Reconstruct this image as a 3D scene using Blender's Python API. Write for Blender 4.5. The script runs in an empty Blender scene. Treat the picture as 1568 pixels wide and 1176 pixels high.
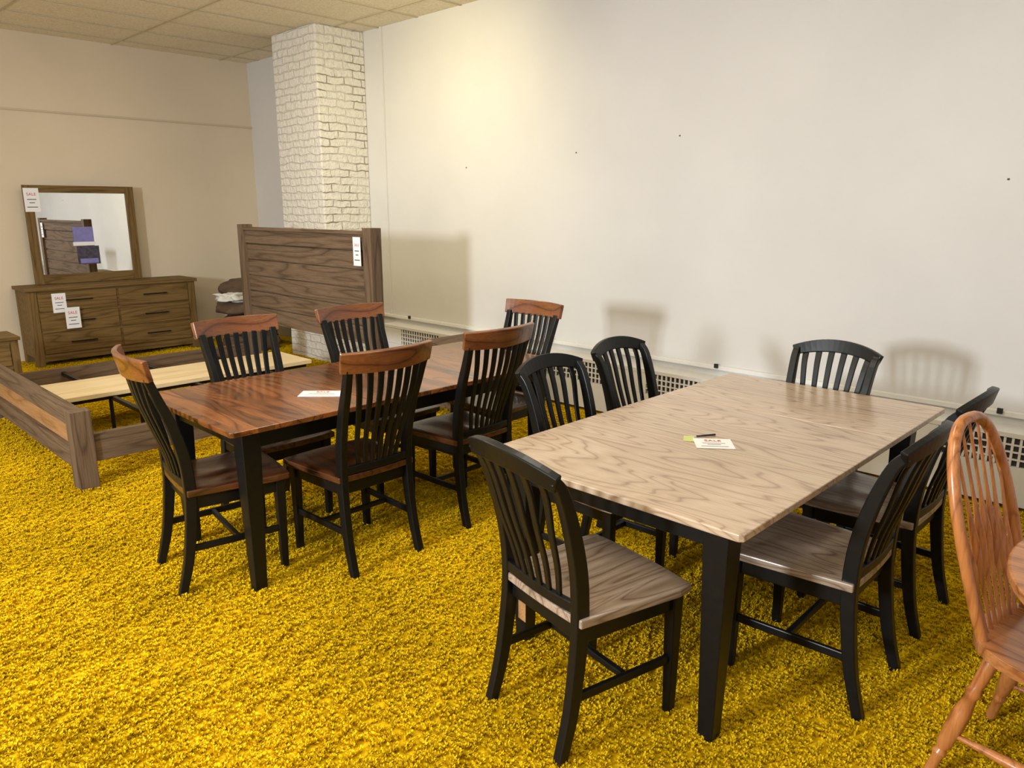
import bpy, bmesh, math, random
import numpy as np
from mathutils import Vector, Matrix, Euler, noise as mnoise
random.seed(4); np.random.seed(4)
scene=bpy.context.scene
try:
    scene.view_settings.view_transform='Standard'
    scene.view_settings.look='None'
except Exception as e: print(e)

# ---------------------------------------------------------------- materials
def new_mat(name):
    m=bpy.data.materials.new(name); m.use_nodes=True
    nt=m.node_tree; b=nt.nodes['Principled BSDF']
    return m,nt,b
def N(nt,t,**kw):
    n=nt.nodes.new(t)
    for k,v in kw.items():
        if k in n.inputs: n.inputs[k].default_value=v
        else: setattr(n,k,v)
    return n
def L(nt,a,b): nt.links.new(a,b)
def math_n(nt,op,a,b=None):
    n=nt.nodes.new('ShaderNodeMath'); n.operation=op
    for i,v in enumerate((a,b)):
        if v is None: continue
        if isinstance(v,(int,float)): n.inputs[i].default_value=v
        else: L(nt,v,n.inputs[i])
    return n.outputs[0]
def ramp(nt,fac,stops):
    r=nt.nodes.new('ShaderNodeValToRGB'); e=r.color_ramp.elements
    while len(e)<len(stops): e.new(0.5)
    for i,(p,c) in enumerate(stops):
        e[i].position=p; e[i].color=(c[0],c[1],c[2],1)
    L(nt,fac,r.inputs[0]); return r.outputs[0]
def mixc(nt,fac,a,b,mode='MIX'):
    n=nt.nodes.new('ShaderNodeMix'); n.data_type='RGBA'; n.blend_type=mode
    if isinstance(fac,(int,float)): n.inputs[0].default_value=fac
    else: L(nt,fac,n.inputs[0])
    for i,v in ((6,a),(7,b)):
        if isinstance(v,(tuple,list)): n.inputs[i].default_value=(v[0],v[1],v[2],1)
        else: L(nt,v,n.inputs[i])
    return n.outputs[2]
def bump(nt,b,h,s=0.2,d=0.01):
    n=nt.nodes.new('ShaderNodeBump'); n.inputs['Strength'].default_value=s; n.inputs['Distance'].default_value=d
    L(nt,h,n.inputs['Height']); L(nt,n.outputs[0],b.inputs['Normal'])

def srgb(r,g,b):
    f=lambda c:(c/255/12.92) if c/255<=0.04045 else ((c/255+0.055)/1.055)**2.4
    return (f(r),f(g),f(b))

def wood(name,base,dark,light,axis='Y',plank=0.0,rough=0.4,freq=9.0,coat=0.0,var=0.25,bs=0.15,across=7.0,along=0.8,pore=0.65,spec=0.5):
    m,nt,b=new_mat(name)
    tc=N(nt,'ShaderNodeTexCoord'); sep=N(nt,'ShaderNodeSeparateXYZ'); L(nt,tc.outputs['Object'],sep.inputs[0])
    o={'X':sep.outputs[0],'Y':sep.outputs[1],'Z':sep.outputs[2]}
    al=o[axis]; ot=[k for k in 'XYZ' if k!=axis]; ac=o[ot[0]]; ac2=o[ot[1]]
    if plank>0:
        idx=math_n(nt,'FLOOR',math_n(nt,'DIVIDE',ac,plank))
        wn=N(nt,'ShaderNodeTexWhiteNoise'); wn.noise_dimensions='1D'; L(nt,idx,wn.inputs['W'])
        pv=wn.outputs[0]; off=math_n(nt,'MULTIPLY',pv,37.0)
    else: pv=None; off=0.0
    cb=N(nt,'ShaderNodeCombineXYZ')
    L(nt,math_n(nt,'MULTIPLY',ac,across),cb.inputs[0]); L(nt,math_n(nt,'MULTIPLY',ac2,across),cb.inputs[1])
    z=math_n(nt,'ADD',math_n(nt,'MULTIPLY',al,along),off); L(nt,z,cb.inputs[2])
    n1=N(nt,'ShaderNodeTexNoise'); n1.inputs['Scale'].default_value=1.0; n1.inputs['Detail'].default_value=1.2; n1.inputs['Distortion'].default_value=0.15
    L(nt,cb.outputs[0],n1.inputs['Vector'])
    fr=math_n(nt,'FRACT',math_n(nt,'MULTIPLY',n1.outputs['Fac'],freq))
    rings=ramp(nt,fr,[(0.0,dark),(0.14,base),(0.55,light),(0.88,base),(1.0,dark)])
    cb2=N(nt,'ShaderNodeCombineXYZ')
    L(nt,math_n(nt,'MULTIPLY',ac,150.0),cb2.inputs[0]); L(nt,math_n(nt,'MULTIPLY',ac2,150.0),cb2.inputs[1]); L(nt,math_n(nt,'MULTIPLY',al,7.0),cb2.inputs[2])
    n2=N(nt,'ShaderNodeTexNoise'); n2.inputs['Scale'].default_value=1.0; n2.inputs['Detail'].default_value=2.0
    L(nt,cb2.outputs[0],n2.inputs['Vector'])
    pores=ramp(nt,n2.outputs['Fac'],[(0.35,(0.62,0.6,0.58)),(0.55,(1,1,1))])
    col=mixc(nt,pore,rings,pores,'MULTIPLY')
    if pv is not None:
        pc=ramp(nt,pv,[(0,(1-var,)*3),(1,(1,)*3)])
        col=mixc(nt,1.0,col,pc,'MULTIPLY')
    L(nt,col,b.inputs['Base Color']); b.inputs['Roughness'].default_value=rough
    b.inputs['Coat Weight'].default_value=coat; b.inputs['Coat Roughness'].default_value=0.15
    b.inputs['Specular IOR Level'].default_value=spec
    bump(nt,b,n2.outputs['Fac'],bs,0.002)
    return m
def plain(name,col,rough=0.5,metal=0.0,nz=0.0,ns=20,bs=0.0,spec=0.5,coat=0):
    m,nt,b=new_mat(name)
    tc=N(nt,'ShaderNodeTexCoord'); n=N(nt,'ShaderNodeTexNoise'); n.inputs['Scale'].default_value=ns; n.inputs['Detail'].default_value=4
    L(nt,tc.outputs['Object'],n.inputs['Vector'])
    lo=tuple(c*(1-nz) for c in col); hi=tuple(min(1,c*(1+nz)) for c in col)
    L(nt,ramp(nt,n.outputs['Fac'],[(0.3,lo),(0.7,hi)]),b.inputs['Base Color'])
    b.inputs['Roughness'].default_value=rough; b.inputs['Metallic'].default_value=metal
    b.inputs['Specular IOR Level'].default_value=spec; b.inputs['Coat Weight'].default_value=coat
    if bs>0: bump(nt,b,n.outputs['Fac'],bs,0.01)
    return m

M_BLACK=plain('black_paint',(0.0055,0.0055,0.005),0.38,nz=0.2,ns=40,spec=0.32)
M_GREYOAK=wood('grey_oak_top',srgb(196,171,144),srgb(162,134,108),srgb(204,181,155),'Y',plank=0.14,rough=0.27,freq=14,coat=0.3,var=0.10,across=7,along=1.1,pore=0.35,bs=0.05)
M_GREYSEAT=wood('grey_oak_seat',srgb(168,146,125),srgb(126,105,86),srgb(184,163,141),'Y',plank=0.14,rough=0.33,freq=13,coat=0.2,var=0.12,pore=0.45,across=8,along=1.3)
M_BROWN=wood('brown_oak_top',srgb(152,90,42),srgb(98,53,24),srgb(166,102,50),'Y',plank=0.075,rough=0.25,freq=9,coat=0.4,var=0.6,along=1.2)
M_BROWNX=wood('brown_oak_crest',srgb(124,72,37),srgb(84,46,24),srgb(138,84,45),'X',plank=0,rough=0.28,freq=7,coat=0.35,var=0.3,along=1.0)
M_BROWNS=wood('brown_oak_seat',srgb(104,60,32),srgb(66,36,20),srgb(118,70,38),'Y',plank=0.11,rough=0.3,freq=8,coat=0.3,var=0.35)
def rustic(n,ax,d=(0,0,0),plank=0): 
    return wood(n,srgb(106+d[0],86+d[1],66+d[2]),srgb(84+d[0],66+d[1],49+d[2]),srgb(116+d[0],95+d[1],74+d[2]),ax,plank=plank,rough=0.65,freq=7,var=0.2,bs=0.3,along=0.6,across=8,spec=0.3)
M_RUST_Y=rustic('rustic_wood_y','Y'); M_RUST_X=rustic('rustic_wood_x','X'); M_RUST_Z=rustic('rustic_wood_z','Z')
DD=(10,4,-18)
M_DR_X=rustic('dresser_wood_x','X',DD); M_DR_Z=rustic('dresser_wood_z','Z',DD)
M_TAN=wood('tan_wood',srgb(170,124,76),srgb(150,106,60),srgb(178,133,84),'Y',rough=0.6,freq=4)
M_PLY=wood('pale_plywood',srgb(226,202,156),srgb(214,187,140),srgb(230,208,164),'X',rough=0.6,freq=3,pore=0.3)
M_OAK=wood('golden_oak',srgb(184,116,60),srgb(152,88,42),srgb(198,129,72),'Z',rough=0.3,freq=6,coat=0.4,across=12,pore=0.5)
M_OAKS=wood('golden_oak_seat',srgb(186,121,68),srgb(150,88,46),srgb(200,135,82),'Y',plank=0.12,rough=0.3,freq=9,coat=0.4,var=0.15)
M_METAL=plain('black_metal',(0.015,0.015,0.015),0.4,metal=0.6)
M_WHITEP=plain('white_enamel',srgb(230,228,222),0.4,nz=0.02)
M_CARD=plain('white_card',srgb(240,240,240),0.6,nz=0.01)
M_RED=plain('red_ink',srgb(200,40,50),0.6)
M_INK=plain('black_ink',srgb(30,30,35),0.6)
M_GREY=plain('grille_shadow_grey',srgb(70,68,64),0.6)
M_PURP=plain('purple_print',srgb(130,126,185),0.5,nz=0.1)
M_DARKP=plain('dark_print',srgb(70,65,80),0.5,nz=0.5,ns=30)
M_YEL=plain('yellow_note',srgb(205,208,135),0.6)
M_SACK=plain('brown_cloth',srgb(92,72,54),0.9,nz=0.3,ns=6,bs=0.4)
M_CLOTH=plain('white_cloth',srgb(215,212,205),0.9,nz=0.05,bs=0.3)
M_NAIL=plain('nail_dark',srgb(90,80,70),0.7)

def mirror_mat():
    m,nt,b=new_mat('mirror_glass'); b.inputs['Base Color'].default_value=(0.88,0.9,0.9,1)
    b.inputs['Metallic'].default_value=1; b.inputs['Roughness'].default_value=0.01; return m
M_MIRROR=mirror_mat()

def wall_mat(name,col,bs=0.12):
    m,nt,b=new_mat(name)
    tc=N(nt,'ShaderNodeTexCoord')
    n=N(nt,'ShaderNodeTexNoise'); n.inputs['Scale'].default_value=0.9; n.inputs['Detail'].default_value=5
    L(nt,tc.outputs['Object'],n.inputs['Vector'])
    lo=tuple(c*0.95 for c in col); hi=tuple(min(1,c*1.03) for c in col)
    L(nt,ramp(nt,n.outputs['Fac'],[(0.35,lo),(0.65,hi)]),b.inputs['Base Color'])
    b.inputs['Roughness'].default_value=0.75
    n2=N(nt,'ShaderNodeTexNoise'); n2.inputs['Scale'].default_value=5; n2.inputs['Detail'].default_value=8
    L(nt,tc.outputs['Object'],n2.inputs['Vector'])
    bump(nt,b,n2.outputs['Fac'],bs,0.03)
    return m
M_WALLR=wall_mat('plaster_right',srgb(220,217,212),0.16)
M_WALLB=wall_mat('plaster_back',srgb(223,206,178))

def brick_mat():
    m,nt,b=new_mat('white_painted_brick')
    tc=N(nt,'ShaderNodeTexCoord'); sep=N(nt,'ShaderNodeSeparateXYZ'); L(nt,tc.outputs['Object'],sep.inputs[0])
    cb=N(nt,'ShaderNodeCombineXYZ'); L(nt,math_n(nt,'ADD',sep.outputs[0],sep.outputs[1]),cb.inputs[0]); L(nt,sep.outputs[2],cb.inputs[1])
    nz=N(nt,'ShaderNodeTexNoise'); nz.inputs['Scale'].default_value=7; nz.inputs['Detail'].default_value=4
    L(nt,tc.outputs['Object'],nz.inputs['Vector'])
    vm=nt.nodes.new('ShaderNodeVectorMath'); vm.operation='MULTIPLY_ADD'
    L(nt,nz.outputs['Color'],vm.inputs[0]); vm.inputs[1].default_value=(0.06,0.055,0); L(nt,cb.outputs[0],vm.inputs[2])
    br=N(nt,'ShaderNodeTexBrick'); br.inputs['Scale'].default_value=1.0; br.inputs['Brick Width'].default_value=0.21; br.inputs['Row Height'].default_value=0.075
    br.inputs['Mortar Size'].default_value=0.007; br.inputs['Mortar Smooth'].default_value=0.7
    L(nt,vm.outputs[0],br.inputs['Vector'])
    g=N(nt,'ShaderNodeNewGeometry'); sn=N(nt,'ShaderNodeSeparateXYZ'); L(nt,g.outputs['True Normal'],sn.inputs[0])
    face=math_n(nt,'MULTIPLY',math_n(nt,'ABSOLUTE',sn.outputs[1]),1.0)
    pn=N(nt,'ShaderNodeTexNoise'); pn.inputs['Scale'].default_value=4.0; pn.inputs['Detail'].default_value=5
    L(nt,tc.outputs['Object'],pn.inputs['Vector'])
    patch=ramp(nt,math_n(nt,'ADD',pn.outputs['Fac'],math_n(nt,'MULTIPLY',face,0.05)),[(0.53,(0,0,0)),(0.62,(1,1,1))])
    crack=math_n(nt,'MULTIPLY',math_n(nt,'GREATER_THAN',br.outputs['Fac'],0.8),math_n(nt,'MULTIPLY',patch,math_n(nt,'ADD',math_n(nt,'MULTIPLY',face,0.75),0.04)))
    base=mixc(nt,math_n(nt,'MULTIPLY',br.outputs['Fac'],0.10),srgb(234,229,217),srgb(205,196,178))
    col=mixc(nt,crack,base,srgb(120,100,70))
    L(nt,col,b.inputs['Base Color']); b.inputs['Roughness'].default_value=0.65
    n2=N(nt,'ShaderNodeTexNoise'); n2.inputs['Scale'].default_value=22; n2.inputs['Detail'].default_value=6
    L(nt,tc.outputs['Object'],n2.inputs['Vector'])
    h=math_n(nt,'ADD',math_n(nt,'MULTIPLY',br.outputs['Fac'],-0.65),math_n(nt,'MULTIPLY',n2.outputs['Fac'],1.6))
    bump(nt,b,h,0.9,0.014)
    return m
M_BRICK=brick_mat()
def ceil_mat():
    m,nt,b=new_mat('ceiling_tile')
    tc=N(nt,'ShaderNodeTexCoord'); n=N(nt,'ShaderNodeTexNoise'); n.inputs['Scale'].default_value=60; n.inputs['Detail'].default_value=6
    L(nt,tc.outputs['Object'],n.inputs['Vector'])
    L(nt,ramp(nt,n.outputs['Fac'],[(0.35,srgb(222,210,184)),(0.6,srgb(240,230,206))]),b.inputs['Base Color'])
    b.inputs['Roughness'].default_value=0.9; bump(nt,b,n.outputs['Fac'],0.3,0.01); return m
M_CEIL=ceil_mat()
M_GRID=plain('ceiling_grid_paint',srgb(196,184,156),0.6)
def carpet_mat():
    m,nt,b=new_mat('yellow_shag')
    g=N(nt,'ShaderNodeNewGeometry')
    n=N(nt,'ShaderNodeTexNoise'); n.inputs['Scale'].default_value=1.6; n.inputs['Detail'].default_value=5
    L(nt,g.outputs['Position'],n.inputs['Vector'])
    n2=N(nt,'ShaderNodeTexNoise'); n2.inputs['Scale'].default_value=40.0; n2.inputs['Detail'].default_value=3
    L(nt,g.outputs['Position'],n2.inputs['Vector'])
    c=ramp(nt,n2.outputs['Fac'],[(0.3,(0.66,0.43,0.008)),(0.7,(0.93,0.64,0.014))])
    c2=ramp(nt,n.outputs['Fac'],[(0.35,(0.78,0.77,0.74)),(0.65,(1,1,1))])
    L(nt,mixc(nt,1.0,c,c2,'MULTIPLY'),b.inputs['Base Color'])
    b.inputs['Roughness'].default_value=1.0; b.inputs['Specular IOR Level'].default_value=0.0
    return m
M_SHAG=carpet_mat()

# ---------------------------------------------------------------- builder
def cat(pts,n=4):
    pts=[Vector(p) for p in pts]; out=[]
    P=[pts[0]*2-pts[1]]+pts+[pts[-1]*2-pts[-2]]
    for i in range(1,len(P)-2):
        for k in range(n):
            t=k/n; a,b,c,d=P[i-1],P[i],P[i+1],P[i+2]
            out.append(0.5*((2*b)+(c-a)*t+(2*a-5*b+4*c-d)*t*t+(3*b-a-3*c+d)*t**3))
    out.append(pts[-1]); return out
class Bd:
    def __init__(s): s.bm=bmesh.new(); s.mats=[]
    def mi(s,m):
        if m not in s.mats: s.mats.append(m)
        return s.mats.index(m)
    def box(s,x0,x1,y0,y1,z0,z1,m,M=None):
        i=s.mi(m); v=[s.bm.verts.new((M@Vector((x,y,z))) if M else (x,y,z)) for x in(x0,x1) for y in(y0,y1) for z in(z0,z1)]
        for f in((0,1,3,2),(4,6,7,5),(0,4,5,1),(2,3,7,6),(0,2,6,4),(1,5,7,3)):
            s.bm.faces.new([v[k] for k in f]).material_index=i
    def taper(s,x,y,z0,z1,w0,w1,m,dx=0,dy=0):
        i=s.mi(m); v=[]
        for z,w,ox,oy in((z0,w0,dx,dy),(z1,w1,0,0)):
            for a,b in((-1,-1),(1,-1),(1,1),(-1,1)): v.append(s.bm.verts.new((x+ox+a*w/2,y+oy+b*w/2,z)))
        for f in((3,2,1,0),(4,5,6,7),(0,1,5,4),(1,2,6,5),(2,3,7,6),(3,0,4,7)):
            s.bm.faces.new([v[k] for k in f]).material_index=i
    def sweep(s,pts,ws,ds,m,side):
        i=s.mi(m); pts=[Vector(p) for p in pts]; n=len(pts)
        side=Vector(side).normalized()
        W=ws if isinstance(ws,(list,tuple)) else [ws]*n; D=ds if isinstance(ds,(list,tuple)) else [ds]*n
        rings=[]
        for k,p in enumerate(pts):
            t=(pts[min(k+1,n-1)]-pts[max(k-1,0)]).normalized()
            nn=t.cross(side).normalized(); sd=nn.cross(t).normalized()
            a=sd*W[k]/2; b=nn*D[k]/2
            rings.append([s.bm.verts.new(p+q) for q in(-a-b,a-b,a+b,-a+b)])
        for r0,r1 in zip(rings,rings[1:]):
            for j in range(4):
                s.bm.faces.new((r0[j],r0[(j+1)%4],r1[(j+1)%4],r1[j])).material_index=i
        s.bm.faces.new(rings[0][::-1]).material_index=i; s.bm.faces.new(rings[-1]).material_index=i
    def tube(s,pts,rs,m,seg=10,flat=None):
        i=s.mi(m); pts=[Vector(p) for p in pts]; n=len(pts)
        R=rs if isinstance(rs,(list,tuple)) else [rs]*n
        rings=[]; prev=None
        for k,p in enumerate(pts):
            t=(pts[min(k+1,n-1)]-pts[max(k-1,0)]).normalized()
            if prev is None:
                a=t.cross(Vector((0,1,0)) if abs(t.y)<0.9 else Vector((1,0,0))).normalized()
            else: a=(prev-t*prev.dot(t)).normalized()
            prev=a; b=t.cross(a)
            rings.append([s.bm.verts.new(p+(a*math.cos(2*math.pi*j/seg)+b*math.sin(2*math.pi*j/seg))*R[k]) for j in range(seg)])
        for r0,r1 in zip(rings,rings[1:]):
            for j in range(seg):
                f=s.bm.faces.new((r0[j],r0[(j+1)%seg],r1[(j+1)%seg],r1[j])); f.material_index=i; f.smooth=True
        s.bm.faces.new(rings[0][::-1]).material_index=i; s.bm.faces.new(rings[-1]).material_index=i
    def slab(s,outline,z0,z1,m,dish=None):
        i=s.mi(m); n=len(outline)
        lo=[s.bm.verts.new((x,y,z0)) for x,y in outline]; hi=[s.bm.verts.new((x,y,z1)) for x,y in outline]
        for k in range(n):
            s.bm.faces.new((lo[k],lo[(k+1)%n],hi[(k+1)%n],hi[k])).material_index=i
        s.bm.faces.new(lo[::-1]).material_index=i
        if dish is None: s.bm.faces.new(hi).material_index=i
        else:
            cx=sum(p[0] for p in outline)/n; cy=sum(p[1] for p in outline)/n
            prev=hi; K=6
            for r in range(1,K):
                q=1-r/K
                ring=[s.bm.verts.new((cx+(x-cx)*q,cy+(y-cy)*q,z1-dish(cx+(x-cx)*q,cy+(y-cy)*q,q))) for x,y in outline]
                for k in range(n):
                    f=s.bm.faces.new((prev[k],prev[(k+1)%n],ring[(k+1)%n],ring[k])); f.material_index=i; f.smooth=True
                prev=ring
            c=s.bm.verts.new((cx,cy,z1-dish(cx,cy,0)))
            for k in range(n):
                f=s.bm.faces.new((prev[k],prev[(k+1)%n],c)); f.material_index=i; f.smooth=True
    def blob(s,c,r,m,seed=0,amp=0.12,rot=0):
        i=s.mi(m); res=bmesh.ops.create_icosphere(s.bm,subdivisions=4,radius=1.0)
        R=Matrix.Rotation(rot,3,'Z')
        for v in res['verts']:
            p=v.co.copy(); k=1+amp*mnoise.noise(p*1.7+Vector((seed*3.1,0,0)))+amp*0.4*mnoise.noise(p*5+Vector((seed,2,0)))
            q=Vector([math.copysign(abs(a)**0.75,a) for a in p])*k
            v.co=Vector(c)+R@Vector((q.x*r[0],q.y*r[1],q.z*r[2]))
            for f in v.link_faces: f.material_index=i; f.smooth=True
    def mesh(s,name):
        bmesh.ops.recalc_face_normals(s.bm,faces=s.bm.faces[:])
        me=bpy.data.meshes.new(name); s.bm.to_mesh(me); s.bm.free()
        for m in s.mats: me.materials.append(m)
        return me
def put(name,me,loc=(0,0,0),rz=0.0,bevel=0.0,seg=2,rot=None,parent=None):
    o=bpy.data.objects.new(name,me); scene.collection.objects.link(o)
    o.location=loc; o.rotation_euler=rot if rot else (0,0,math.radians(rz))
    if bevel>0:
        b=o.modifiers.new('bevel','BEVEL'); b.width=bevel; b.segments=seg; b.limit_method='ANGLE'; b.angle_limit=math.radians(40)
        b.harden_normals=False
    if parent: o.parent=parent
    return o

# ---------------------------------------------------------------- room
XW,YB,H=4.85,9.3,3.36
X0,Y0=-4.0,-3.0
def room_box(name,x0,x1,y0,y1,z0,z1,m,bevel=0):
    b=Bd(); b.box(x0,x1,y0,y1,z0,z1,m); return put(name,b.mesh(name),bevel=bevel)
room_box('floor',X0,XW+0.15,Y0,YB+0.15,-0.1,0.0,M_SHAG)
room_box('ceiling',X0,XW+0.15,Y0,YB+0.15,H,H+0.1,M_CEIL)
room_box('wall_right',XW,XW+0.15,Y0,YB+0.15,0,H,M_WALLR)
room_box('wall_back',X0,XW,YB,YB+0.15,0,H,M_WALLB)
room_box('brick_column',4.28,XW-0.001,6.82,7.65,0.001,H-0.001,M_BRICK,0.012)
room_box('trim_picture_rail',X0,XW-0.002,YB-0.02,YB-0.001,2.592,2.612,plain('rail_paint',srgb(206,188,160),0.6))
room_box('trim_1',XW-0.02,XW-0.001,6.50,6.53,0.5,H-0.001,M_WALLR)
room_box('trim_2',XW-0.035,XW-0.001,Y0,6.81,0.485,0.515,M_WHITEP,0.004)
# ceiling T grid
b=Bd(); zz=H-0.006
x=XW-0.35
while x>-3.9:
    b.box(x-0.012,x+0.012,Y0,YB-0.002,zz,H-0.001,M_GRID); x-=1.22
y=YB-0.3
while y>-2.9:
    b.box(X0,XW-0.002,y-0.012,y+0.012,zz-0.001,H-0.001,M_GRID); y-=0.61
put('trim_ceiling_grid',b.mesh('grid'))
# wall marks
b=Bd()
for (y,z) in ((5.3,1.98),(4.0,2.05),(3.05,2.12),(2.35,2.95),(1.0,1.77)):
    b.blob((XW-0.002,y,z),(0.004,0.006,0.005),M_NAIL,seed=y)
for y in (6.16,4.2,2.63,0.87):
    b.box(XW-0.05,XW-0.036,y-0.014,y+0.014,0.5,0.53,M_INK)
put('wall_hooks',b.mesh('wall_hooks'))
# baseboard heater with grilles
b=Bd(); hx=4.67
b.box(hx,XW-0.002,Y0,6.45,0.03,0.25,M_WHITEP)
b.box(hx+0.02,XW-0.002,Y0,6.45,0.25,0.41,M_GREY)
b.box(hx-0.004,XW-0.002,Y0,6.45,0.41,0.435,M_WHITEP)
y=-2.6-0.27
while y<6.4:
    y1=min(y+0.40,6.45)
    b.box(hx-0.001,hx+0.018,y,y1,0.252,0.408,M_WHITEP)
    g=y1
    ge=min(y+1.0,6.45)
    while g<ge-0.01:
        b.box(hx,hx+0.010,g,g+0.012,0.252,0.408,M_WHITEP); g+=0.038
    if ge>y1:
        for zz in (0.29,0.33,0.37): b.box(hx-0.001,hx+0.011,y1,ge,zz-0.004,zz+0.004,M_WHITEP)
    y+=1.0
put('baseboard_heater',b.mesh('heater'))

# ---------------------------------------------------------------- shag carpet
def tuft_patch():
    nt=7500; nb=5
    P=np.random.rand(nt,2)-0.5
    V=[];F=[]
    for k in range(nt):
        px,py=P[k]; la=random.uniform(0,6.28); lean=random.uniform(0.0,0.004)
        cl=0.5+0.9*mnoise.noise(Vector((px*28,py*28,0.3)))+0.45*mnoise.noise(Vector((px*80,py*80,4.3)))
        cl=max(0,min(1,cl))
        hh=(0.005+0.015*cl)*random.uniform(0.85,1.15); a0=random.uniform(0,6.28)
        for j in range(nb):
            a=a0+j*2*math.pi/nb+random.uniform(-.4,.4); r=random.uniform(0.001,0.004)
            x=px+r*math.cos(a); y=py+r*math.sin(a)
            sp=random.uniform(0.003,0.008)
            ox=math.cos(la)*lean+math.cos(a)*sp; oy=math.sin(la)*lean+math.sin(a)*sp
            w=0.0029; wx=-math.sin(a)*w; wy=math.cos(a)*w
            h=hh*random.uniform(0.8,1.1); i=len(V)
            V+= [(x-wx,y-wy,0),(x+wx,y+wy,0),
                 (x+ox*0.3-wx,y+oy*0.3-wy,h*0.7),(x+ox*0.3+wx,y+oy*0.3+wy,h*0.7),
                 (x+ox-wx*0.8,y+oy-wy*0.8,h),(x+ox+wx*0.8,y+oy+wy*0.8,h)]
            F+= [(i,i+1,i+3,i+2),(i+2,i+3,i+5,i+4)]
    me=bpy.data.meshes.new('tufts'); me.from_pydata(V,[],F); me.materials.append(M_SHAG); return me
me=bpy.data.meshes.new('carpet_points')
pts=[]
for i in range(8):
    for j in range(11):
        pts.append((XW-0.7-i, YB-0.51-j,0.0))
me.from_pydata(pts,[],[])
car=put('shag_carpet',me)
car.instance_type='VERTS'
tp=put('carpet_tufts',tuft_patch(),parent=car)

# ---------------------------------------------------------------- dining chairs
def chair_mesh(name,style):
    b=Bd(); brown=(style=='brown')
    seatm=M_BROWNS if brown else M_GREYSEAT
    top=1.0 if brown else 0.945
    K=M_BLACK
    out=[]
    for t in np.linspace(-1,1,13): out.append((0.232*t,0.215+0.014*(1-t*t)))
    out.append((0.238,0.16))
    for t in np.linspace(1,-1,9): out.append((0.205*t,-0.215-0.008*(1-t*t)))
    out.append((-0.238,0.16))
    b.slab(out,0.437,0.465,seatm,dish=lambda x,y,q:0.010*math.exp(-((abs(x)-0.09)/0.07)**2)*math.exp(-((y+0.03)/0.13)**2))
    b.box(-0.195,0.195,0.165,0.185,0.375,0.437,K); b.box(-0.17,0.17,-0.20,-0.18,0.375,0.437,K)
    xt0=0.200 if brown else 0.196
    for s in(-1,1):
        b.sweep([(s*0.195,0.18,0.406),(s*0.178,-0.2,0.406)],0.02,0.062,K,(1,0,0))
        b.taper(s*0.195,0.178,0,0.437,0.03,0.044,K)
        pc=cat([(s*0.185,-0.272,0),(s*0.183,-0.232,0.15),(s*0.18,-0.207,0.32),(s*0.178,-0.198,0.45),(s*0.180,-0.208,0.6),(s*0.185,-0.243,0.75),(s*0.192,-0.287,0.87),(s*xt0,-0.322,top-0.03)],4)
        n=len(pc); ds=[0.032+0.016*math.sin(math.pi*min(1,k/n*1.1)) for k in range(n)]
        b.sweep(pc,0.034,ds,K,(1,0,0))
        b.sweep([(s*0.195,0.178,0.20),(s*0.181,-0.225,0.20)],0.016,0.03,K,(1,0,0))
    b.box(-0.185,0.185,-0.025,-0.005,0.188,0.212,K)
    def cy(x,amp): return -amp*(1-(x/0.21)**2)
    b.sweep([(x,-0.203+cy(x,0.018),0.49) for x in np.linspace(-0.18,0.18,9)],0.035,0.02,K,(0,0,1))
    ns=7 if brown else 6
    for k in range(ns):
        t=(k/(ns-1))*2-1
        xb=0.098*t; xt=0.154*t
        zt=top-0.04 if brown else 0.885+0.03*(1-abs(xt/0.21)**2)
        P=[]
        for q,(yy,z) in enumerate([(-0.203,0.49),(-0.208,0.6),(-0.236,0.72),(-0.276,0.84),(-0.312,zt)]):
            u=(z-0.49)/(zt-0.49)
            P.append((xb+(xt-xb)*u**0.8,yy+cy(xt,0.018+0.022*u)-0.022*math.sin(math.pi*u),z))
        pc=cat(P,4); n=len(pc)
        b.sweep(pc,[0.021+0.011*(i/n) for i in range(n)],0.011,K,(1,0,0))
    xs=np.linspace(-1,1,17)
    if brown:
        P=[];Wd=[]
        for t in xs:
            h=0.088+0.010*(1-t*t); z0=0.945+0.008*t*t
            P.append((0.238*t,-0.320-0.050*(1-t*t),z0+h/2)); Wd.append(h)
        b.sweep(P,Wd,0.024,M_BROWNX,(0,-0.25,1))
    else:
        P=[];Wd=[]
        for t in xs:
            h=0.050+0.014*(1-abs(t)**2.5); z0=0.880+0.030*(1-t*t)
            P.append((0.213*t,-0.314-0.045*(1-t*t),z0+h/2)); Wd.append(h)
        b.sweep(P,Wd,0.026,K,(0,-0.25,1))
    return b.mesh(name)
ME_BLK=chair_mesh('black_chair','black'); ME_BRN=chair_mesh('brown_chair','brown')
def chair(me,x,y,rz): return put('dining_chair',me,(x,y,0),rz,bevel=0.004)
A=chair(ME_BLK,1.78,1.37,-101)
for x,y,r in((2.49,0.95,1),(3.135,0.965,0),(3.45,1.41,90),(2.5,1.87,180),(3.1,1.93,180)): chair(ME_BLK,x,y,r)
for x,y,r in((1.41,3.20,-98),(1.905,2.925,0),(2.62,2.96,0),(1.85,3.55,180),(2.58,3.55,180),(3.18,3.22,90)): chair(ME_BRN,x,y,r)

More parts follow.
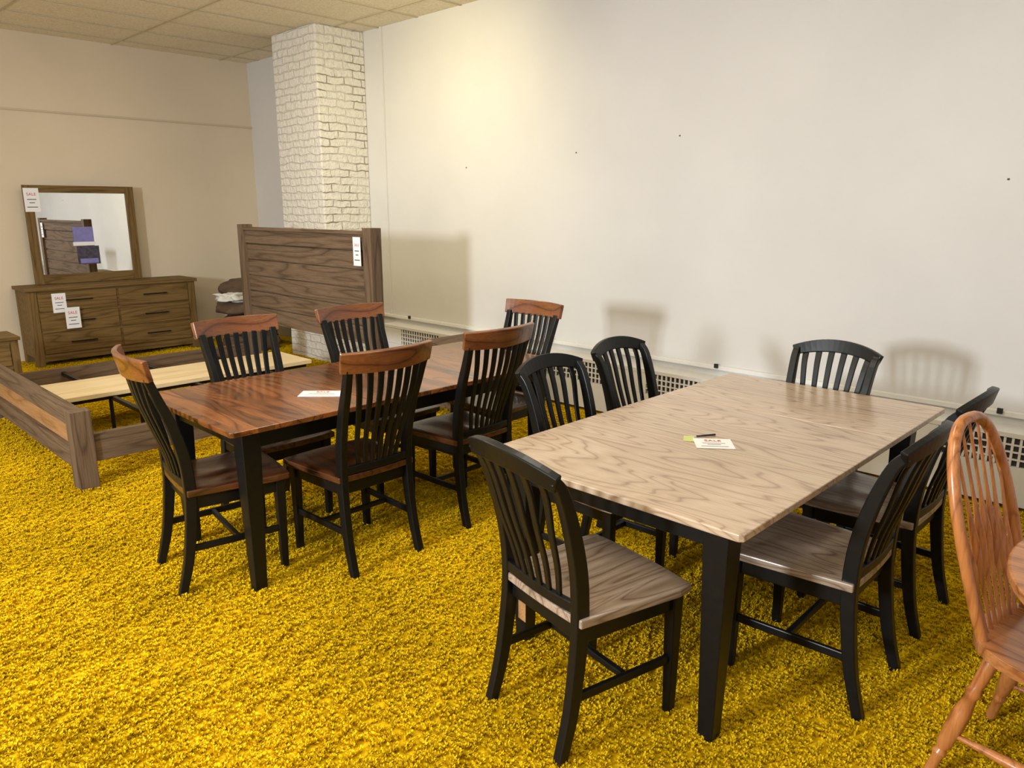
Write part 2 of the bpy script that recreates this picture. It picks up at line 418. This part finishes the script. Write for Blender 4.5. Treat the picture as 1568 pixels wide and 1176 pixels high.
# ---------------------------------------------------------------- tables
def table(name,x0,x1,y0,y1,m,seams,clip=0.0):
    cx,cy=(x0+x1)/2,(y0+y1)/2; hx,hy=(x1-x0)/2,(y1-y0)/2
    b=Bd(); z1=0.76;z0=0.737
    c=clip
    cuts=[-hx]+[s-cx for s in seams]+[hx]
    for i in range(len(cuts)-1):
        a,d=cuts[i],cuts[i+1]; g=0.0001
        o=[]
        if i==0: o+=[(a,hy-c),(a,-hy+c),(a+c,-hy)] if c>0 else [(a,hy),(a,-hy)]
        else: o+=[(a+g,hy),(a+g,-hy)]
        if i==len(cuts)-2: o+=[(d-c,-hy),(d,-hy+c),(d,hy-c),(d-c,hy)] if c>0 else [(d,-hy),(d,hy)]
        else: o+=[(d-g,-hy),(d-g,hy)]
        if i==0 and c>0: o+=[(a+c,hy)]
        b.slab(o,z0,z1,m)
    K=M_BLACK; I=0.10
    b.box(-hx+I,hx-I,-hy+I,-hy+I+0.022,0.645,z0,K); b.box(-hx+I,hx-I,hy-I-0.022,hy-I,0.645,z0,K)
    b.box(-hx+I,-hx+I+0.022,-hy+I,hy-I,0.645,z0,K); b.box(hx-I-0.022,hx-I,-hy+I,hy-I,0.645,z0,K)
    for sx in(-1,1):
        for sy in(-1,1):
            px,py=sx*(hx-I-0.022),sy*(hy-I-0.022)
            b.taper(px,py,0,z0,0.052,0.086,K,dx=sx*-0.003,dy=sy*-0.003)
    return put(name,b.mesh(name),(cx,cy,0),0,bevel=0.0035,seg=3)
table('dining_table',1.775,3.63,0.86,1.90,M_GREYOAK,(2.40,3.0),0.012)
table('dining_table',1.25,3.28,2.75,3.66,M_BROWN,(1.95,2.6),0.012)

# ---------------------------------------------------------------- windsor chairs
LEAN=0.17
def windsor():
    b=Bd(); W=M_OAK
    out=[]
    for k in range(32):
        a=2*math.pi*k/32
        x=0.235*math.copysign(abs(math.cos(a))**0.8,math.cos(a)); y=0.22*math.copysign(abs(math.sin(a))**0.8,math.sin(a))
        x*= (1.0+0.06*(y/0.22))
        out.append((x,y))
    b.slab(out,0.432,0.465,M_OAKS,dish=lambda x,y,q:0.016*(1-q)*math.exp(-((y+0.02)/0.16)**2))
    P=[];
    for k in range(33):
        a=math.pi*k/32; x=-0.20*math.copysign(abs(math.cos(a))**0.75,math.cos(a)); u=math.sin(a)**0.72
        z=0.455+0.58*u; P.append((x*(1-0.26*(1-u)**1.5),-0.165-LEAN*u,z))
    b.tube(P,0.016,W,12)
    for k in range(7):
        t=(k-3)/3; xt=0.150*t
        u=(1-(abs(xt)/0.205)**2.4)**0.45
        p0=Vector((0.098*t,-0.175,0.455)); p1=Vector((xt,-0.165-LEAN*u,0.455+0.58*u-0.01))
        pts=[];rs=[]
        for q in range(17):
            s=q/16; pts.append(p0.lerp(p1,s)); rs.append(0.0065+0.0085*math.exp(-((s-0.45)/0.13)**2)+ (0.003 if q==0 else 0)-0.002*s)
        b.tube(pts,rs,W,8)
    prof=[(0,0.010),(0.06,0.016),(0.2,0.014),(0.24,0.020),(0.27,0.014),(0.3,0.02),(0.42,0.024),(0.55,0.024),(0.66,0.016),(0.70,0.022),(0.74,0.016),(0.8,0.018),(0.92,0.02),(1.0,0.013)]
    ft={}
    for sx in(-1,1):
        for sy in(-1,1):
            t=Vector((sx*0.14,sy*0.13,0.44)); f=Vector((sx*0.225,sy*0.225 if sy>0 else -0.235,0)); ft[sx,sy]=(f,t)
            b.tube([f.lerp(t,p) for p,_ in prof],[r for _,r in prof],W,14)
    def pt(k,h): f,t=ft[k]; return f.lerp(t,h/0.44)
    mids=[]
    R9=[0.008,0.009,0.012,0.015,0.017,0.015,0.012,0.009,0.008]
    for sx in(-1,1):
        a=pt((sx,-1),0.17); c=pt((sx,1),0.17)
        b.tube([a.lerp(c,q/8) for q in range(9)],R9,W,10); mids.append(a.lerp(c,0.5))
    b.tube([mids[0].lerp(mids[1],q/8) for q in range(9)],R9,W,10)
    return b.mesh('windsor')
MW=windsor()
put('windsor_chair',MW,(2.35,0.175,0),171,bevel=0.003)
put('windsor_chair',MW,(3.24,0.165,0),178,bevel=0.003)
# round oak pedestal table (only its edge reaches the frame)
b=Bd()
b.slab([(0.5*math.cos(2*math.pi*k/72),0.5*math.sin(2*math.pi*k/72)) for k in range(72)],0.732,0.76,M_OAKS)
b.slab([(0.40*math.cos(2*math.pi*k/48),0.40*math.sin(2*math.pi*k/48)) for k in range(48)],0.68,0.732,M_OAK)
zs=[(0.68,0.06),(0.62,0.05),(0.56,0.045),(0.5,0.06),(0.42,0.075),(0.34,0.06),(0.28,0.045),(0.24,0.06),(0.14,0.06),(0.12,0.05)]
b.tube([(0,0,z) for z,r in zs],[r for z,r in zs],M_OAK,20)
for k in range(4):
    a=math.radians(45+90*k+20); d=Vector((math.cos(a),math.sin(a),0))
    b.sweep(cat([d*0.03+Vector((0,0,0.2)),d*0.12+Vector((0,0,0.19)),d*0.2+Vector((0,0,0.09)),d*0.28+Vector((0,0,0.025))],4),0.04,[0.06]*7+[0.055,0.05,0.045,0.045,0.045,0.045],M_OAK,d.cross(Vector((0,0,1))))
put('round_dining_table',b.mesh('round_table'),(2.2,-0.175,0),bevel=0.006,seg=3)

# ---------------------------------------------------------------- bed
b=Bd()
hy0,hy1=4.80,6.95; hx=3.4
for y in(hy0,hy1-0.11):
    b.box(hx,hx+0.10,y,y+0.11,0,1.47,M_RUST_Z)
b.box(hx+0.015,hx+0.085,hy0+0.11,hy1-0.11,1.30,1.44,M_RUST_Y)
b.box(hx+0.0,hx+0.10,hy0+0.11,hy1-0.11,1.42,1.445,M_RUST_Y)
z=0.56
while z<1.29:
    b.box(hx+0.03,hx+0.07,hy0+0.10,hy1-0.10,z,min(z+0.145,1.30)-0.007,M_RUST_Y); z+=0.148
b.box(hx+0.045,hx+0.055,hy0+0.10,hy1-0.10,0.56,1.3,M_RUST_Y)
fx=1.20
for y in(hy0-0.12,hy1-0.11): b.box(fx,fx+0.11,y,y+0.11,0,0.48,M_RUST_Z)
b.box(fx+0.01,fx+0.10,hy0-0.01,hy1-0.11,0.385,0.465,M_RUST_Y)
y=hy0-0.01
while y<hy1-0.12:
    b.box(fx+0.035,fx+0.075,y,min(y+0.17,hy1-0.11)-0.004,0.25,0.385,M_TAN); y+=0.17
b.box(fx+0.005,fx+0.10,hy0-0.01,hy1-0.11,0.13,0.25,M_RUST_Y)
b.box(fx+0.11,hx,hy0-0.10,hy0-0.06,0.16,0.33,M_RUST_X); b.box(hx,hx+0.04,hy0-0.10,hy0+0.001,0.16,0.33,M_RUST_X)
b.box(fx+0.11,hx,hy1-0.05,hy1-0.01,0.16,0.33,M_RUST_X)
for x in(1.75,2.35,2.95):
    b.box(x,x+0.03,hy0-0.06,hy1-0.05,0.27,0.30,M_METAL)
    b.tube([(x+0.015,5.8,0),(x+0.015,5.8,0.28)],0.014,M_METAL); b.tube([(x+0.015,5.2,0),(x+0.015,5.2,0.28)],0.014,M_METAL)
b.box(1.35,3.35,5.76,5.79,0.27,0.30,M_METAL)
b.box(1.33,3.38,5.72,6.30,0.302,0.335,M_PLY)
b.box(2.0,2.12,5.15,5.19,0.0,0.28,M_PLY)
put('bed_frame',b.mesh('bed'),bevel=0.005)

# ---------------------------------------------------------------- dresser, mirror, nightstand, chest
def drawers(b,x0,x1,yf,z0,z1,nx,nz):
    w=(x1-x0)/nx; h=(z1-z0)/nz
    for i in range(nx):
        for j in range(nz):
            a=x0+i*w+0.012; c=x0+(i+1)*w-0.012; d=z0+j*h+0.012; e=z0+(j+1)*h-0.012
            b.box(a,c,yf-0.016,yf+0.01,d,e,M_DR_X)
            m=(a+c)/2; zz=(d+e)/2+0.01; hw=min(0.13,w*0.2)
            b.box(m-hw,m+hw,yf-0.045,yf-0.032,zz-0.006,zz+0.006,M_METAL)
            for q in(-1,1): b.box(m+q*hw*0.85-0.006,m+q*hw*0.85+0.006,yf-0.034,yf-0.012,zz-0.006,zz+0.006,M_METAL)
b=Bd(); x0,x1,yf,yb=2.03,3.72,8.80,9.26
b.box(x0,x1,yf,yb,0.10,0.79,M_DR_X)
b.box(x0-0.03,x1+0.03,yf-0.03,yb,0.79,0.825,M_DR_X)
for x in(x0,x1-0.07):
    for y in(yf,yb-0.07): b.box(x-0.005,x+0.075,y-0.008,y+0.07,0,0.79,M_DR_Z)
b.box(x0,x1,yf-0.004,yf+0.03,0.06,0.12,M_DR_X)
drawers(b,x0+0.07,x1-0.07,yf,0.13,0.785,2,3)
put('dresser',b.mesh('dresser'),bevel=0.004)
b=Bd(); x0,x1,z0,z1=2.20,3.28,0.827,1.85; y=9.16
b.box(x0,x0+0.085,y-0.02,y+0.02,z0,z1,M_DR_Z); b.box(x1-0.085,x1,y-0.02,y+0.02,z0,z1,M_DR_Z)
b.box(x0+0.085,x1-0.085,y-0.02,y+0.02,z1-0.075,z1,M_DR_X); b.box(x0+0.085,x1-0.085,y-0.02,y+0.02,z0,z0+0.10,M_DR_X)
b.box(x0+0.08,x1-0.08,y+0.0,y+0.01,z0+0.09,z1-0.07,M_MIRROR)
b.box(x0+0.02,x1-0.02,y+0.012,y+0.024,z0+0.02,z1-0.02,M_DR_X)
put('dresser_mirror',b.mesh('mirror'),bevel=0.003)
b=Bd(); x0,x1,yf,yb=1.0,1.55,7.25,7.65
b.box(x0,x1,yf,yb,0.08,0.55,M_DR_X); b.box(x0-0.02,x1+0.02,yf-0.02,yb,0.55,0.58,M_DR_X)
for x in(x0,x1-0.05):
    for y in(yf,yb-0.05): b.box(x-0.004,x+0.054,y-0.006,y+0.05,0,0.55,M_DR_Z)
drawers(b,x0+0.05,x1-0.05,yf,0.12,0.54,1,2)
put('nightstand',b.mesh('nightstand'),bevel=0.004)
b=Bd(); x0,x1,y0,y1=3.72,4.45,4.15,4.65
b.box(x0+0.02,x1-0.02,y0+0.02,y1-0.02,0.08,0.56,M_RUST_X); b.box(x0,x1,y0,y1,0.56,0.59,M_RUST_X)
for x in(x0+0.01,x1-0.07):
    for y in(y0+0.01,y1-0.07): b.box(x,x+0.06,y,y+0.06,0,0.56,M_RUST_Z)
b.box(x0+0.08,x1-0.08,y0+0.012,y0+0.03,0.14,0.52,M_RUST_X)
put('blanket_chest',b.mesh('chest'),bevel=0.004)

# sacks
b=Bd()
S=[((4.1,8.22,0.12),(0.3,0.27,0.12)),((4.3,8.62,0.14),(0.34,0.25,0.14)),((4.02,8.2,0.33),(0.28,0.26,0.11)),((4.3,8.6,0.36),(0.32,0.24,0.12)),((4.02,8.25,0.53),(0.27,0.27,0.10)),((4.2,8.45,0.70),(0.27,0.27,0.12)),((4.5,8.2,0.42),(0.2,0.28,0.14))]
for i,(c,r) in enumerate(S): b.blob(c,r,M_SACK,seed=i,amp=0.22,rot=i*0.4)
b.blob((3.88,8.12,0.645),(0.16,0.13,0.045),M_CLOTH,seed=9,amp=0.8)
put('sack_pile',b.mesh('sacks'))

# ---------------------------------------------------------------- tags
def tag(name,w,h,loc,rot,text='SALE',sz=None,extra=True):
    b=Bd(); b.box(-w/2,w/2,-h/2,h/2,0,0.0015,M_CARD)
    if extra:
        for k,(yy,ww) in enumerate(((0.02,0.6),(-0.12,0.35),(-0.3,0.7))):
            b.box(-w/2*ww,w/2*ww,h*yy-h*0.015,h*yy+h*0.015,0.0015,0.0019,M_INK)
    o=put(name,b.mesh(name),loc,rot=tuple(math.radians(a) for a in rot))
    cu=bpy.data.curves.new('lettering','FONT'); cu.body=text; cu.align_x='CENTER'; cu.size=sz or w*0.3; cu.extrude=0.0002
    cu.materials.append(M_RED)
    t=bpy.data.objects.new('lettering',cu); scene.collection.objects.link(t); t.parent=o; t.location=(0,h*0.18,0.0022)
    return o
tag('sale_tag',0.14,0.12,(2.45,1.33,0.761),(0,0,-52),sz=0.03)
tag('sale_tag',0.20,0.11,(1.85,3.06,0.761),(0,0,-45),sz=0.03)
tag('sale_tag',0.10,0.22,(3.396,4.98,1.29),(90,0,-90))
tag('sale_tag',0.14,0.24,(2.27,9.136,1.70),(90,0,0))
tag('sale_tag',0.13,0.20,(2.30,8.782,0.66),(90,0,0))
tag('sale_tag',0.14,0.22,(2.40,8.745,0.50),(90,0,0))
b=Bd(); b.box(-0.10,0.10,-0.08,0.08,0,0.002,M_PURP); b.box(-0.11,0.11,-0.12,-0.08,0,0.002,M_CARD); b.box(-0.08,0.14,-0.32,-0.125,0,0.002,M_DARKP); b.box(-0.06,0.12,-0.31,-0.26,0.002,0.003,M_PURP)
put('reflected_sign_card',b.mesh('sign'),(2.72,9.155,1.34),rot=(math.radians(90),0,0))  # printed card on the glass stands in for a sign's reflection
b=Bd(); b.box(-0.035,0.035,-0.02,0.02,0,0.001,M_YEL); put('sticky_note',b.mesh('note'),(2.44,1.43,0.761),30)
b=Bd(); b.tube([(0,-0.04,0.0035),(0,0.04,0.0035)],0.0035,M_INK); put('pen',b.mesh('pen'),(2.515,1.40,0.761),60)
b=Bd(); b.box(-0.02,0.02,0,0.001,-0.12,0,M_TAN); b.tube([(0,0,0.0),(0,0.0,0.08)],0.001,M_CARD,6); put('hang_tag',b.mesh('ht'),(1.62,1.53,0.42),-101)

# ---------------------------------------------------------------- lights
def area(name,loc,target,size,power,col,sy=None):
    l=bpy.data.lights.new(name,'AREA'); l.energy=power; l.color=col; l.size=size
    if sy: l.shape='RECTANGLE'; l.size_y=sy
    o=bpy.data.objects.new(name,l); scene.collection.objects.link(o); o.location=loc
    o.rotation_euler=(Vector(target)-Vector(loc)).to_track_quat('-Z','Y').to_euler(); return o
area('window_light',(-3.6,2.35,1.95),(3.4,3.2,1.0),0.6,335,(0.87,0.93,1.0),0.65)
for i,(x,y) in enumerate(((0.3,0.2),(0.0,3.6),(2.4,2.2),(2.2,5.6),(-1.5,6.5))):
    area('ceiling_light',(x,y,3.3),(x,y,0),1.2,(34,34,30,38,38)[i],(1.0,0.93,0.79),0.4)
l=bpy.data.lights.new('wall_spot','SPOT'); l.energy=85; l.color=(1,0.86,0.43); l.spot_size=math.radians(120); l.spot_blend=1; l.shadow_soft_size=0.15
o=bpy.data.objects.new('wall_spot',l); scene.collection.objects.link(o); o.location=(3.1,5.0,3.15)
o.rotation_euler=(Vector((4.85,5.6,2.1))-Vector(o.location)).to_track_quat('-Z','Y').to_euler()
w=bpy.data.worlds.new('World'); scene.world=w; w.use_nodes=True
bg=w.node_tree.nodes['Background']; bg.inputs[0].default_value=(0.82,0.88,1.0,1); bg.inputs[1].default_value=0.48

# ---------------------------------------------------------------- camera
cd=bpy.data.cameras.new('camera'); cam=bpy.data.objects.new('camera',cd); scene.collection.objects.link(cam)
cd.sensor_width=36; cd.lens=26.4; cam.location=(0,0,1.62)
cam.rotation_euler=(math.radians(90-13.2),0,math.radians(-45.8)); scene.camera=cam
